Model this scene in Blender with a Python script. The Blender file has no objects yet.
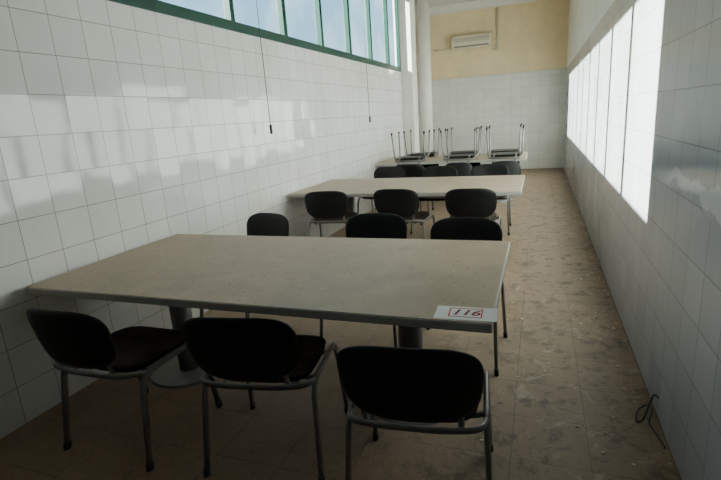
import bpy, math, random
from mathutils import Vector, Matrix
random.seed(7)
S=bpy.context.scene
COL=S.collection

# ---------------- materials ----------------
def mat(name):
    m=bpy.data.materials.new(name); m.use_nodes=True
    nt=m.node_tree; b=nt.nodes['Principled BSDF']
    return m,nt,b
def N(nt,t,**kw):
    n=nt.nodes.new(t)
    for k,v in kw.items():
        if k in n.inputs: n.inputs[k].default_value=v
        else: setattr(n,k,v)
    return n
def ramp(nt,src,stops):
    r=nt.nodes.new('ShaderNodeValToRGB'); e=r.color_ramp.elements
    while len(e)>1: e.remove(e[-1])
    e[0].position=stops[0][0]; e[0].color=stops[0][1]
    for p,c in stops[1:]:
        x=e.new(p); x.color=c
    nt.links.new(src,r.inputs[0]); return r
def c4(*c): return (*c,1)
def g(v): return (v,v,v,1)
def mixc(nt,f,a,b,mode='MIX'):
    m=nt.nodes.new('ShaderNodeMix'); m.data_type='RGBA'; m.blend_type=mode
    for sock,val in ((m.inputs[0],f),(m.inputs[6],a),(m.inputs[7],b)):
        if hasattr(val,'links'): nt.links.new(val,sock)
        else: sock.default_value=val
    return m.outputs[2]
def math_(nt,op,a,b=None,c=None):
    m=nt.nodes.new('ShaderNodeMath'); m.operation=op
    for i,v in enumerate((a,b,c)):
        if v is None: continue
        if hasattr(v,'links'): nt.links.new(v,m.inputs[i])
        else: m.inputs[i].default_value=v
    return m.outputs[0]

def simple(name,col,rough=.5,metal=0,noise=0.0,scale=20,bump=0,spec=None):
    m,nt,b=mat(name)
    b.inputs['Roughness'].default_value=rough; b.inputs['Metallic'].default_value=metal
    if spec is not None: b.inputs['Specular IOR Level'].default_value=spec
    tc=N(nt,'ShaderNodeTexCoord')
    n=N(nt,'ShaderNodeTexNoise',Scale=scale,Detail=5.0); nt.links.new(tc.outputs['Object'],n.inputs['Vector'])
    lo=[max(0,c*(1-noise)) for c in col]; hi=[min(1,c*(1+noise)) for c in col]
    r=ramp(nt,n.outputs['Fac'],[(.3,c4(*lo)),(.7,c4(*hi))])
    nt.links.new(r.outputs[0],b.inputs['Base Color'])
    if bump:
        bp=N(nt,'ShaderNodeBump',Strength=bump,Distance=.005); nt.links.new(n.outputs['Fac'],bp.inputs['Height'])
        nt.links.new(bp.outputs[0],b.inputs['Normal'])
    return m

def tiled_wall(name,axis,tile,base,grout,rough=.13,top=None,topcol=None,pale_band=False,tilt=.03,low_tint=.75):
    """axis: which world axis runs along the wall (0=X,1=Y)"""
    m,nt,b=mat(name)
    geo=N(nt,'ShaderNodeNewGeometry'); sep=N(nt,'ShaderNodeSeparateXYZ'); nt.links.new(geo.outputs['Position'],sep.inputs[0])
    com=N(nt,'ShaderNodeCombineXYZ'); nt.links.new(sep.outputs[axis],com.inputs[0]); nt.links.new(sep.outputs[2],com.inputs[1])
    br=N(nt,'ShaderNodeTexBrick'); br.offset=0; br.squash=1
    br.inputs['Scale'].default_value=1; br.inputs['Brick Width'].default_value=tile; br.inputs['Row Height'].default_value=tile
    br.inputs['Mortar Size'].default_value=.0028; br.inputs['Mortar Smooth'].default_value=.3
    br.inputs['Color1'].default_value=c4(*base); br.inputs['Color2'].default_value=c4(*[c*.93 for c in base])
    br.inputs['Mortar'].default_value=c4(*grout)
    nt.links.new(com.outputs[0],br.inputs['Vector'])
    n=N(nt,'ShaderNodeTexNoise',Scale=1.3,Detail=6.0,Roughness=.65); nt.links.new(geo.outputs['Position'],n.inputs['Vector'])
    r=ramp(nt,n.outputs['Fac'],[(.3,c4(.80,.79,.76)),(.6,g(1))])
    col=mixc(nt,.6,br.outputs['Color'],r.outputs[0],'MULTIPLY')
    # darker brown towards the floor, broken up by noise
    mr=N(nt,'ShaderNodeMapRange'); mr.inputs['From Min'].default_value=0; mr.inputs['From Max'].default_value=.9
    mr.inputs['To Min'].default_value=low_tint; mr.inputs['To Max'].default_value=0; nt.links.new(sep.outputs[2],mr.inputs[0])
    col=mixc(nt,math_(nt,'MULTIPLY',mr.outputs[0],n.outputs['Fac']),col,c4(.20,.165,.13))
    if pale_band:
        # irregular whitish band across the near tiles
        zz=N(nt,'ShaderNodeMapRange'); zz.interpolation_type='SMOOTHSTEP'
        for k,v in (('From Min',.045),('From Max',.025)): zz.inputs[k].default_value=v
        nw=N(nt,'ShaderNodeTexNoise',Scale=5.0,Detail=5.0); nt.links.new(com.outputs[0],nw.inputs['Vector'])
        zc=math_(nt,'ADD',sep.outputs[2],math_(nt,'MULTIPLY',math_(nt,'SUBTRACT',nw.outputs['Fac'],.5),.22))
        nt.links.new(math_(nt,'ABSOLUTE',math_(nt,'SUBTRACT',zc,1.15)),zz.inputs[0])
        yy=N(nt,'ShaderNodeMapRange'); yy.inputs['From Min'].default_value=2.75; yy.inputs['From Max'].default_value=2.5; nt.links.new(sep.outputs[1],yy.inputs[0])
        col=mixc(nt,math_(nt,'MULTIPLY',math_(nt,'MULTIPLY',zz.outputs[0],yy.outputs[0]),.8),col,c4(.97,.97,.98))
    n2=N(nt,'ShaderNodeTexNoise',Scale=3.0,Detail=3.0); nt.links.new(geo.outputs['Position'],n2.inputs['Vector'])
    h=math_(nt,'MULTIPLY_ADD',br.outputs['Fac'],-.3,n2.outputs['Fac'])
    bp=N(nt,'ShaderNodeBump',Strength=.25,Distance=.006); nt.links.new(h,bp.inputs['Height'])
    # every tile is set at a slightly different angle
    sc=N(nt,'ShaderNodeVectorMath',operation='SCALE'); sc.inputs['Scale'].default_value=1/tile; nt.links.new(com.outputs[0],sc.inputs[0])
    fl=N(nt,'ShaderNodeVectorMath',operation='FLOOR'); nt.links.new(sc.outputs[0],fl.inputs[0])
    wn=N(nt,'ShaderNodeTexWhiteNoise'); nt.links.new(fl.outputs[0],wn.inputs['Vector'])
    sb=N(nt,'ShaderNodeVectorMath',operation='SUBTRACT'); nt.links.new(wn.outputs['Color'],sb.inputs[0]); sb.inputs[1].default_value=(.5,.5,.5)
    s2=N(nt,'ShaderNodeVectorMath',operation='SCALE'); s2.inputs['Scale'].default_value=tilt; nt.links.new(sb.outputs[0],s2.inputs[0])
    ad=N(nt,'ShaderNodeVectorMath',operation='ADD'); nt.links.new(geo.outputs['Normal'],ad.inputs[0]); nt.links.new(s2.outputs[0],ad.inputs[1])
    nm=N(nt,'ShaderNodeVectorMath',operation='NORMALIZE'); nt.links.new(ad.outputs[0],nm.inputs[0])
    nt.links.new(nm.outputs[0],bp.inputs['Normal'])
    nt.links.new(bp.outputs[0],b.inputs['Normal'])
    rr=N(nt,'ShaderNodeMapRange'); rr.inputs['To Min'].default_value=rough; rr.inputs['To Max'].default_value=rough+.08
    nt.links.new(n.outputs['Fac'],rr.inputs[0])
    rough_out=rr.outputs[0]
    if top is not None:
        gt=math_(nt,'GREATER_THAN',sep.outputs[2],top)
        n3=N(nt,'ShaderNodeTexNoise',Scale=2.2,Detail=7.0,Roughness=.7); nt.links.new(geo.outputs['Position'],n3.inputs['Vector'])
        pl=ramp(nt,n3.outputs['Fac'],[(.3,c4(*[c*.86 for c in topcol])),(.62,c4(*topcol))])
        col=mixc(nt,gt,col,pl.outputs[0])
        mx=N(nt,'ShaderNodeMix'); nt.links.new(gt,mx.inputs[0]); nt.links.new(rr.outputs[0],mx.inputs[2]); mx.inputs[3].default_value=.85
        rough_out=mx.outputs[0]
        nt.links.new(math_(nt,'MULTIPLY',math_(nt,'SUBTRACT',1,gt),.25),bp.inputs['Strength'])
    nt.links.new(rough_out,b.inputs['Roughness'])
    nt.links.new(col,b.inputs['Base Color'])
    return m

def floor_mat():
    m,nt,b=mat('dusty_floor_tile')
    geo=N(nt,'ShaderNodeNewGeometry')
    mp=N(nt,'ShaderNodeMapping'); mp.inputs['Location'].default_value=(.09,.05,0); nt.links.new(geo.outputs['Position'],mp.inputs[0])
    br=N(nt,'ShaderNodeTexBrick'); br.offset=0; br.squash=1
    br.inputs['Scale'].default_value=1; br.inputs['Brick Width'].default_value=.33; br.inputs['Row Height'].default_value=.33
    br.inputs['Mortar Size'].default_value=.003; br.inputs['Mortar Smooth'].default_value=.3
    br.inputs['Color1'].default_value=c4(.25,.168,.104); br.inputs['Color2'].default_value=c4(.22,.148,.091); br.inputs['Mortar'].default_value=c4(.10,.068,.046)
    nt.links.new(mp.outputs[0],br.inputs['Vector'])
    n=N(nt,'ShaderNodeTexNoise',Scale=1.6,Detail=8.0,Roughness=.7,Distortion=.6); nt.links.new(geo.outputs['Position'],n.inputs['Vector'])
    d=ramp(nt,n.outputs['Fac'],[(.38,g(0)),(.62,g(.6))])
    col=mixc(nt,d.outputs[0],br.outputs['Color'],c4(.33,.235,.155))
    # dark trodden dirt, heavier in the aisle
    n2=N(nt,'ShaderNodeTexNoise',Scale=6.5,Detail=10.0,Roughness=.78,Distortion=.3); nt.links.new(geo.outputs['Position'],n2.inputs['Vector'])
    s=ramp(nt,n2.outputs['Fac'],[(.51,g(0)),(.60,g(.75))])
    sep=N(nt,'ShaderNodeSeparateXYZ'); nt.links.new(geo.outputs['Position'],sep.inputs[0])
    ax=N(nt,'ShaderNodeMapRange'); ax.inputs['From Min'].default_value=-.9; ax.inputs['From Max'].default_value=0; ax.inputs['To Min'].default_value=.25; ax.inputs['To Max'].default_value=1
    nt.links.new(sep.outputs[0],ax.inputs[0])
    col=mixc(nt,math_(nt,'MULTIPLY',s.outputs[0],ax.outputs[0]),col,c4(.085,.057,.038))
    # pale plaster dust blotches in the aisle
    n5=N(nt,'ShaderNodeTexNoise',Scale=9.0,Detail=8.0,Roughness=.7,Distortion=.8)
    m5=N(nt,'ShaderNodeMapping'); m5.inputs['Location'].default_value=(3.1,7.7,0); nt.links.new(geo.outputs['Position'],m5.inputs[0]); nt.links.new(m5.outputs[0],n5.inputs['Vector'])
    s5=ramp(nt,n5.outputs['Fac'],[(.57,g(0)),(.66,g(.5))])
    col=mixc(nt,math_(nt,'MULTIPLY',s5.outputs[0],ax.outputs[0]),col,c4(.46,.38,.29))
    # fine grit
    n3=N(nt,'ShaderNodeTexNoise',Scale=38.0,Detail=4.0,Roughness=.7); nt.links.new(geo.outputs['Position'],n3.inputs['Vector'])
    gr=ramp(nt,n3.outputs['Fac'],[(.58,g(0)),(.68,g(.6))])
    col=mixc(nt,gr.outputs[0],col,c4(.08,.055,.037))
    nt.links.new(col,b.inputs['Base Color'])
    rr=N(nt,'ShaderNodeMapRange'); rr.inputs['To Min'].default_value=.40; rr.inputs['To Max'].default_value=.8; nt.links.new(n.outputs['Fac'],rr.inputs[0])
    nt.links.new(rr.outputs[0],b.inputs['Roughness'])
    bp=N(nt,'ShaderNodeBump',Strength=.25,Distance=.004); bp.invert=True; nt.links.new(br.outputs['Fac'],bp.inputs['Height']); nt.links.new(bp.outputs[0],b.inputs['Normal'])
    return m

def tabletop_mat():
    m,nt,b=mat('dusty_laminate')
    geo=N(nt,'ShaderNodeNewGeometry')
    n=N(nt,'ShaderNodeTexNoise',Scale=2.2,Detail=8.0,Roughness=.65,Distortion=.5); nt.links.new(geo.outputs['Position'],n.inputs['Vector'])
    r=ramp(nt,n.outputs['Fac'],[(.3,c4(.33,.245,.165)),(.5,c4(.41,.315,.22)),(.72,c4(.48,.385,.285))])
    n2=N(nt,'ShaderNodeTexNoise',Scale=42.0,Detail=3.0,Roughness=.6); nt.links.new(geo.outputs['Position'],n2.inputs['Vector'])
    s=ramp(nt,n2.outputs['Fac'],[(.64,g(0)),(.70,g(.8))])
    col=mixc(nt,s.outputs[0],r.outputs[0],c4(.15,.105,.07))
    n4=N(nt,'ShaderNodeTexNoise',Scale=130.0,Detail=2.0); nt.links.new(geo.outputs['Position'],n4.inputs['Vector'])
    s4=ramp(nt,n4.outputs['Fac'],[(.35,g(.84)),(.65,g(1))])
    col=mixc(nt,1,col,s4.outputs[0],'MULTIPLY')
    nt.links.new(col,b.inputs['Base Color'])
    rr=N(nt,'ShaderNodeMapRange'); rr.inputs['To Min'].default_value=.32; rr.inputs['To Max'].default_value=.62; nt.links.new(n.outputs['Fac'],rr.inputs[0])
    nt.links.new(rr.outputs[0],b.inputs['Roughness'])
    return m

def glass_mat():
    m=bpy.data.materials.new('dusty_window_glass'); m.use_nodes=True; nt=m.node_tree; nt.nodes.clear()
    o=N(nt,'ShaderNodeOutputMaterial'); t=N(nt,'ShaderNodeBsdfTransparent'); t.inputs[0].default_value=c4(.86,.95,.97)
    gl=N(nt,'ShaderNodeBsdfGlossy',Roughness=.05); tr=N(nt,'ShaderNodeBsdfTranslucent'); tr.inputs[0].default_value=c4(.7,.76,.78)
    geo=N(nt,'ShaderNodeNewGeometry'); n=N(nt,'ShaderNodeTexNoise',Scale=1.4,Detail=5.0); nt.links.new(geo.outputs['Position'],n.inputs['Vector'])
    r=ramp(nt,n.outputs['Fac'],[(.4,g(.0)),(.7,g(.03))])
    a=N(nt,'ShaderNodeMixShader'); nt.links.new(r.outputs[0],a.inputs[0]); nt.links.new(t.outputs[0],a.inputs[1]); nt.links.new(tr.outputs[0],a.inputs[2])
    b=N(nt,'ShaderNodeMixShader'); b.inputs[0].default_value=.05; nt.links.new(a.outputs[0],b.inputs[1]); nt.links.new(gl.outputs[0],b.inputs[2])
    nt.links.new(b.outputs[0],o.inputs[0]); return m

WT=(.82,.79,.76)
M_left=tiled_wall('white_glazed_tile_left',1,.22,WT,(.34,.32,.29),.03,tilt=.05,low_tint=1.0)
M_right=tiled_wall('white_glazed_tile_right',1,.22,(.66,.68,.71),(.40,.41,.42),.10,2.33,(.78,.73,.60),pale_band=True)
M_back=tiled_wall('tile_and_plaster_back',0,.22,(.82,.79,.73),(.5,.48,.44),.2,2.33,(.88,.71,.43),low_tint=.4)
M_plaster=simple('shaded_plaster',(.16,.135,.11),.85,0,.06,2,.1)  # darkness put into the unseen front wall's colour to dim the foreground
M_white=simple('white_paint',(.82,.78,.70),.7,0,.05,4,.05)
M_ceil=simple('ceiling_paint',(.68,.65,.58),.9,0,.05,2)
M_floor=floor_mat(); M_top=tabletop_mat(); M_glass=glass_mat()
M_green=simple('green_painted_metal',(.001,.050,.034),.4,0,.12,8)
M_edge=simple('grey_table_edge',(.42,.40,.37),.45,0,.05,30)
M_ped=simple('grey_pedestal_metal',(.24,.23,.215),.4,.3,.06,15)
M_tube=simple('grey_tube_metal',(.20,.188,.17),.42,.35,.08,30)
M_black=simple('black_plastic',(.008,.0075,.0075),.5,0,.25,25,.15,spec=.3)
M_shell=simple('matt_black_plastic',(.007,.0065,.006),.8,0,.2,25,0,spec=.1)
M_seat=simple('dusty_black_upholstery',(.055,.040,.028),.8,0,.5,11,.25,spec=.2)
M_rub=simple('black_rubber',(.012,.012,.012),.6,0,.1,20)
M_ac=simple('air_conditioner_plastic',(.76,.68,.52),.5,0,.04,10)
M_acd=simple('air_conditioner_grille',(.22,.19,.15),.6,0,.1,10)
M_paper=simple('white_paper',(.84,.82,.79),.8,0,.02,20)
M_red=simple('red_print',(.65,.015,.015),.7,0,.05,20)
M_ink=simple('dark_red_ink',(.28,.015,.02),.7,0,.05,20)
M_pipe=simple('cream_conduit',(.66,.58,.42),.6,0,.05,20)
M_cable=simple('dark_cable',(.03,.03,.03),.5,0,.1,20)
M_chip=simple('paint_chip',(.50,.42,.33),.8,0,.45,6)

# ---------------- mesh helpers ----------------
def link(o,parent=None):
    COL.objects.link(o)
    if parent: o.parent=parent
    return o
def mesh_obj(name,vs,fs,m,parent=None,smooth=False,loc=None):
    me=bpy.data.meshes.new(name); me.from_pydata([tuple(v) for v in vs],[],fs); me.update()
    me.materials.append(m)
    if smooth:
        for p in me.polygons: p.use_smooth=True
    o=bpy.data.objects.new(name,me)
    if loc: o.location=loc
    return link(o,parent)
class MB:
    def __init__(s): s.v=[]; s.f=[]
    def add(s,vs,fs):
        k=len(s.v); s.v+= [Vector(v) for v in vs]; s.f+=[tuple(i+k for i in f) for f in fs]
    def box(s,a,b):
        x0,y0,z0=a; x1,y1,z1=b
        s.add([(x0,y0,z0),(x1,y0,z0),(x1,y1,z0),(x0,y1,z0),(x0,y0,z1),(x1,y0,z1),(x1,y1,z1),(x0,y1,z1)],
              [(0,3,2,1),(4,5,6,7),(0,1,5,4),(1,2,6,5),(2,3,7,6),(3,0,4,7)])
    def cyl(s,c,r0,r1,z0,z1,n=32):
        vs=[];fs=[]
        for z,r in ((z0,r0),(z1,r1)):
            for i in range(n):
                a=2*math.pi*i/n; vs.append((c[0]+r*math.cos(a),c[1]+r*math.sin(a),z))
        for i in range(n): j=(i+1)%n; fs.append((i,j,n+j,n+i))
        fs.append(tuple(range(n-1,-1,-1))); fs.append(tuple(range(n,2*n)))
        s.add(vs,fs)
    def tube(s,pts,rx,ry=None,n=12,ref=Vector((1,0,0))):
        ry=ry or rx; P=[Vector(p) for p in pts]; vs=[];fs=[]
        for i,p in enumerate(P):
            t=(P[min(i+1,len(P)-1)]-P[max(i-1,0)]).normalized()
            a=ref-t*ref.dot(t)
            if a.length<.15: a=Vector((0,1,0))-t*t.y
            a.normalize(); b=t.cross(a)
            for k in range(n):
                w=2*math.pi*k/n; vs.append(p+a*rx*math.cos(w)+b*ry*math.sin(w))
        for i in range(len(P)-1):
            for k in range(n):
                k2=(k+1)%n; fs.append((i*n+k,i*n+k2,(i+1)*n+k2,(i+1)*n+k))
        fs.append(tuple(range(n-1,-1,-1))); L=(len(P)-1)*n; fs.append(tuple(range(L,L+n)))
        s.add(vs,fs)
    def obj(s,name,m,parent=None,smooth=False,loc=None,bevel=0):
        o=mesh_obj(name,s.v,s.f,m,parent,smooth,loc)
        if bevel:
            b=o.modifiers.new('bevel','BEVEL'); b.width=bevel; b.segments=2
        return o
def fillet(pts,r,seg=7):
    P=[Vector(p) for p in pts]; out=[P[0]]
    for i in range(1,len(P)-1):
        a=(P[i-1]-P[i]); b=(P[i+1]-P[i]); d=min(r,a.length*.48,b.length*.48)
        A=P[i]+a.normalized()*d; B=P[i]+b.normalized()*d
        for k in range(seg+1):
            t=k/seg; out.append(A*(1-t)**2+P[i]*2*t*(1-t)+B*t*t)
    out.append(P[-1]); return out
def empty(name,loc=(0,0,0)):
    e=bpy.data.objects.new(name,None); e.empty_display_size=.2; e.location=loc; return link(e)
def box_obj(name,a,b,m,parent=None,bevel=0):
    q=MB(); q.box(a,b); return q.obj(name,m,parent,bevel=bevel)

# ---------------- room ----------------
XL,XR,YF,YB,ZC=-2.632,.574,-1.6,12.9,4.02
W0,W1,WZ0,WZ1=1.07,9.85,2.355,3.80
box_obj('floor',(XL-.1,YF-.1,-.1),(XR+.1,YB+.1,0),M_floor)
box_obj('ceiling',(XL-.1,YF-.1,ZC),(XR+.1,YB+.1,ZC+.1),M_ceil)
q=MB(); q.box((XL-.1,YF-.1,0),(XL,YB+.1,WZ0)); q.box((XL-.1,YF-.1,WZ0),(XL,W0,ZC)); q.box((XL-.1,W1,WZ0),(XL,YB+.1,ZC)); q.box((XL-.1,W0,WZ1),(XL,W1,ZC))
q.obj('wall_left',M_left)
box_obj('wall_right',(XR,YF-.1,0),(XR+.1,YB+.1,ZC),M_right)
box_obj('wall_back',(XL,YB,0),(XR,YB+.1,ZC),M_back)
box_obj('wall_front',(XL,YF-.1,0),(XR,YF,ZC),M_plaster)
# pillars
q=MB(); q.box((XL,9.9,0),(XL+.23,10.3,ZC)); q.obj('pillar',M_white,bevel=.01)
q=MB(); q.tube([(XL+.19,11.3,0),(XL+.19,11.3,ZC)],.13,.13,28); q.obj('column',M_white,smooth=True)
box_obj('trim_1',(XL,YB-.22,ZC-.16),(XR,YB,ZC),M_white)
box_obj('trim_2',(XL,YB-.012,2.325),(XR,YB,2.345),M_pipe)

# windows
ys=[1.07+i for i in range(9)]+[9.85]
for i in range(9):
    a,b=ys[i],ys[i+1]; e=empty('window_%d'%(i+1),(XL-.03,(a+b)/2,(WZ0+WZ1)/2))
    q=MB(); hw=(b-a)/2; hh=(WZ1-WZ0)/2
    thick=.032 if i%2 else .045
    q.box((-.03,-hw,-hh),(.045,hw,-hh+.085)); q.box((-.03,-hw,hh-.06),(.045,hw,hh))
    q.box((-.03,-hw,-hh+.085),(.04,-hw+thick,hh-.06)); q.box((-.03,hw-.03,-hh+.085),(.04,hw,hh-.06))
    o=q.obj('frame',M_green,e,bevel=.004)
    p=MB(); p.box((-.012,-hw+thick,-hh+.085),(-.006,hw-.03,hh-.06)); p.obj('pane',M_glass,e)

# pull cords
for y,zb in ((4.38,1.42),(7.5,1.44)):
    e=empty('pull_cord',(XL+.09,y,zb)); H=ZC-zb
    q=MB(); q.tube([(0,-.02,H),(0,-.01,H-1.2),(.002,0,.08)],.0036,.0036,8); q.cyl((0,-.02),.02,.02,H-.03,H,16)
    q.obj('cord',M_cable,e,True)
    q=MB(); q.tube([(.004,0,.09),(.004,0,.08),(.004,0,.02),(.004,0,0)],.013,.013,12); q.obj('handle',M_rub,e,True)

# air conditioner + conduits
e=empty('air_conditioner',(-1.60,YB,3.14))
q=MB()
pr=[(-.02,-.15),(-.19,-.13),(-.215,-.06),(-.21,.08),(-.17,.15),(-.0,.15)]
n=len(pr); vs=[(x,y,z) for x in (-.47,.47) for y,z in pr]
q.add(vs,[tuple(range(n)),tuple(range(2*n-1,n-1,-1))]+[(i,n+i,n+(i+1)%n,(i+1)%n) for i in range(n)])
q.obj('casing',M_ac,e,bevel=.012)
q=MB(); q.box((-.41,-.208,-.115),(.41,-.19,-.085))
for k in range(4): q.box((-.43,-.218,.0+k*.025),(.43,-.208,.006+k*.025))
q.obj('air_grille',M_acd,e)
e=empty('wall_conduit',(-1.0,YB,3.0))
q=MB(); q.tube(fillet([(0,-.04,.86),(0,-.04,-.08),(-.12,-.04,-.08)],.04),.022,.022,10,Vector((0,1,0))); q.tube([(-1.55,-.03,.04),(-1.12,-.03,.04)],.018,.018,10,Vector((0,1,0)))
q.obj('pipe',M_pipe,e,True)
q=MB(); q.box((-.05,-.07,-.13),(.04,0,-.02)); q.obj('junction_box',M_pipe,e)

# ---------------- tables ----------------
def table(cx,cy):
    e=empty('canteen_table',(cx,cy,0)); L,D=1.22,.60
    q=MB(); q.box((-L,-D,.712),(L,D,.748)); q.obj('edge_band',M_edge,e,bevel=.004)
    q=MB(); q.box((-L+.004,-D+.004,.7475),(L-.004,D-.004,.7505)); q.obj('top',M_top,e)
    for s in (-1,1):
        q=MB(); q.cyl((s*.75,0),.065,.065,.012,.70,36); q.cyl((s*.75,0),.14,.14,.70,.712,36); q.cyl((s*.75,0),.25,.24,0,.014,40)
        o=q.obj('pedestal',M_ped,e)
        for p in o.data.polygons:
            if abs(p.normal.z)<.5: p.use_smooth=True
    q=MB(); q.box((-.70,-.03,.655),(.70,.03,.70)); q.box((-.78,-.45,.69),(-.72,.45,.712)); q.box((.72,-.45,.69),(.78,.45,.712)); q.obj('under_rail',M_ped,e)
    return e
TX=-1.368
table(TX,2.28); table(TX,5.30); table(TX-.03,8.45)

# label on the first table
e=empty('paper_label',(-.250,1.766,.7506)); e.rotation_euler=(0,0,math.radians(2))
q=MB(); q.box((-.12,-.066,0),(.115,.060,.0006)); q.obj('sheet',M_paper,e)
q=MB(); t=.0045
for a,b in (((-.068,.040),(.060,.040+t)),((-.068,-.042),(.060,-.042+t)),((-.068,-.042),(-.068+t,.044)),((.060-t,-.042),(.060,.044))):
    q.box((a[0],a[1],.0007),(b[0],b[1],.0011))
q.obj('printed_border',M_red,e)
cu=bpy.data.curves.new('number_text','FONT'); cu.body='116'; cu.size=.074; cu.align_x='CENTER'; cu.align_y='CENTER'; cu.shear=.25; cu.offset=.0014; cu.materials.append(M_ink)
o=bpy.data.objects.new('number',cu); o.location=(-.005,0,.0013); link(o,e)

# ---------------- chairs ----------------
def cushion(a,b,n,thick,fn,rings=9,seg=56,taper=0):
    vs=[];fs=[]
    for side in (1,-1):
        base=len(vs); vs.append(fn(0,0,side*thick))
        for r in range(1,rings+1):
            rr=math.sin(r/rings*math.pi/2)
            h=side*thick*(max(0,1-rr**7))**.5
            for k in range(seg):
                w=2*math.pi*k/seg; c,s_=math.cos(w),math.sin(w)
                p=math.copysign(abs(c)**(2/n),c)*rr; t=math.copysign(abs(s_)**(2/n),s_)*rr
                vs.append(fn(p*a*(1+taper*t),t*b,h))
        for k in range(seg):
            f=(base,base+1+k,base+1+(k+1)%seg); fs.append(f if side>0 else f[::-1])
        for r in range(rings-1):
            for k in range(seg):
                A=base+1+r*seg; B=A+seg; f=(A+k,B+k,B+(k+1)%seg,A+(k+1)%seg); fs.append(f if side>0 else f[::-1])
    return vs,fs
def seatz(p,t): return -.10*max(0,t-.12)**1.2+.25*max(0,(-t)-.15)**2+.10*p*p
SB=cushion(.228,.215,4.2,.020,lambda p,t,h:Vector((p,t+.005,.464+h+seatz(p,t))))
SS=cushion(.222,.208,4.2,.008,lambda p,t,h:Vector((p,t+.005,.441+h+seatz(p,t))),rings=6)
BK=cushion(.240,.150,3.3,.018,lambda p,t,h:Vector((p,-.335-.20*(t)+.70*p*p-h-.6*max(0,-t-.07)**2,.662+t)),taper=.05)
def make_mesh(name,vs,fs,m,smooth=True):
    me=bpy.data.meshes.new(name); me.from_pydata([tuple(v) for v in vs],[],fs); me.update(); me.materials.append(m)
    for p in me.polygons: p.use_smooth=smooth
    import bmesh
    bm=bmesh.new(); bm.from_mesh(me); bmesh.ops.remove_doubles(bm,verts=bm.verts,dist=.0002); bmesh.ops.recalc_face_normals(bm,faces=bm.faces); bm.to_mesh(me); bm.free()
    return me
ME_seat=make_mesh('seat',*SB,M_seat); ME_shell=make_mesh('seat_shell',*SS,M_shell); ME_back=make_mesh('backrest',*BK,M_black)
q=MB()
for s in (-1,1):
    q.tube(fillet([(s*.268,-.262,.012),(s*.250,-.195,.447),(s*.250,.195,.447),(s*.268,.255,.012)],.085,9),.011,.018,12)
    q.tube(fillet([(s*.165,-.02,.425),(s*.165,-.235,.428),(s*.168,-.285,.52),(s*.168,-.300,.60)],.06,8),.011,.009,12)
for y in (-.115,.115):
    q.tube(fillet([(-.250,y,.440),(-.215,y,.424),(.215,y,.424),(.250,y,.440)],.03,4),.010,.010,10,Vector((0,0,1)))
q.tube(fillet([(-.250,-.17,.447),(-.232,-.262,.470),(-.12,-.285,.470),(.12,-.285,.470),(.232,-.262,.470),(.250,-.17,.447)],.10,8),.013,.009,10,Vector((0,0,1)))
ME_fr=make_mesh('frame',q.v,q.f,M_tube)
q=MB()
for s in (-1,1):
    q.tube([(s*.269,-.264,0),(s*.269,-.264,.008),(s*.2665,-.257,.035)],.014,.020,12); q.tube([(s*.269,.257,0),(s*.269,.257,.008),(s*.2665,.250,.035)],.014,.020,12)
ME_ft=make_mesh('feet',q.v,q.f,M_rub)
def chair(x,y,yaw,z=0,flip=False):
    e=empty('stacking_chair',(x,y,z))
    R=Matrix.Rotation(math.radians(yaw),3,'Z')
    if flip: R=R@Matrix.Rotation(math.pi,3,'Y')
    e.rotation_euler=R.to_euler()
    for nm,me in (('seat',ME_seat),('seat_shell',ME_shell),('backrest',ME_back),('frame',ME_fr),('feet',ME_ft)): link(bpy.data.objects.new(nm,me),e)
    return e
# table 1 near side
chair(-1.925,1.70,-1); chair(-1.15,1.775,9); chair(-.42,1.68,6)
# table 1 far side (facing the camera)
chair(-2.14,3.03,165); chair(-1.13,3.03,181); chair(-.465,2.90,178)
# table 2 near side
chair(-2.12,4.86,8); chair(-1.33,4.94,-3); chair(-.61,4.90,2)
# table 2 far side
chair(-2.06,6.36,172); chair(-1.27,6.22,178); chair(-.60,6.26,181)
chair(-1.84,7.33,4)
# upside-down chairs on table 3
zf=.7515+.4895
for x,w in ((-2.03,2),(-1.20,-2),(-.50,1)): chair(x,8.10,w,zf,True)
for x,w in ((-2.0,181),(-1.25,178),(-.56,180)): chair(x,8.80,w,zf,True)

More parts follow.
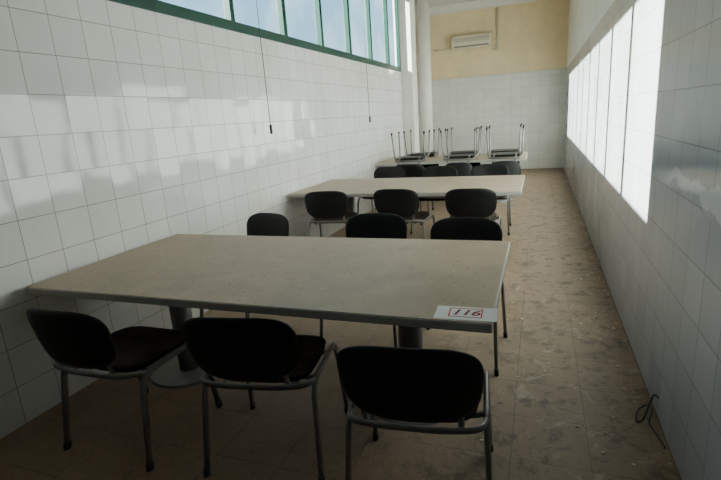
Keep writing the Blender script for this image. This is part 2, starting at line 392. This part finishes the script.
# ---------------- clutter ----------------
q=MB()
for i in range(330):
    x=random.uniform(-.35,.55); y=random.uniform(2,12.5)
    if random.random()<.5: x=.56-abs(random.gauss(0,.14))
    x=max(-.6,min(.55,x)); r=random.uniform(.003,.014); a0=random.random()*6
    k=random.choice((4,5,6)); vs=[];
    for z in (.0005,.003+r*.12):
        for j in range(k):
            a=a0+2*math.pi*j/k; rr=r*(.6+.5*((j*7+i)%5)/5); vs.append((x+rr*math.cos(a),y+rr*math.sin(a),z))
    q.add(vs,[tuple(range(k-1,-1,-1)),tuple(range(k,2*k))]+[(j,(j+1)%k,k+(j+1)%k,k+j) for j in range(k)])
q.obj('paint_debris',M_chip)
q=MB(); P=[(.57,2.42,.10),(.545,2.40,.12),(.52,2.38,.05),(.50,2.36,.006),(.47,2.34,.006),(.485,2.42,.01),(.53,2.47,.02),(.545,2.40,.04),(.52,2.32,.02),(.54,2.25,.006),(.555,2.16,.006)]
def cr(P,seg=7):
    P=[Vector(p) for p in P]; P=[P[0]]+P+[P[-1]]; o=[]
    for i in range(1,len(P)-2):
        for k in range(seg):
            t=k/seg; a,b,c,d=P[i-1:i+3]; o.append(.5*((2*b)+(c-a)*t+(2*a-5*b+4*c-d)*t*t+(3*b-a-3*c+d)*t**3))
    o.append(P[-2]); return o
q.tube(cr(P),.0042,.0042,8); q.obj('loose_cable',M_cable,smooth=True)

# ---------------- light ----------------
sd=Vector((3.206,1.86,-1.60)).normalized()
L=bpy.data.lights.new('sun','SUN'); L.energy=68; L.angle=.009; L.color=(1,.905,.78)
o=bpy.data.objects.new('sun',L); o.rotation_euler=sd.to_track_quat('-Z','Y').to_euler(); o.location=(-8,0,7); link(o)
w=bpy.data.worlds.new('sky'); S.world=w; w.use_nodes=True; nt=w.node_tree; bg=nt.nodes['Background']
tc=N(nt,'ShaderNodeTexCoord'); sp=N(nt,'ShaderNodeSeparateXYZ'); nt.links.new(tc.outputs['Generated'],sp.inputs[0])
r=ramp(nt,sp.outputs[2],[(0,c4(.34,.33,.31)),(.02,c4(.62,.82,.92)),(.25,c4(.36,.66,.90)),(1,c4(.13,.23,.42))])
nt.links.new(r.outputs[0],bg.inputs[0]); bg.inputs[1].default_value=1.75

# ---------------- camera ----------------
cd=bpy.data.cameras.new('camera'); cam=bpy.data.objects.new('camera',cd); link(cam); S.camera=cam
cd.sensor_width=36; cd.lens=36*482/721; cd.clip_start=.05
Ey=Vector((.3377,.2521,-.9069)).normalized(); Ex=Vector((.9391,-.02135,.3431)); Ex=(Ex-Ey*Ex.dot(Ey)).normalized(); Ez=Ex.cross(Ey)
M=Matrix((Ex,Ey,Ez)).to_4x4(); M.translation=Vector((0,0,1.51)); cam.matrix_world=M
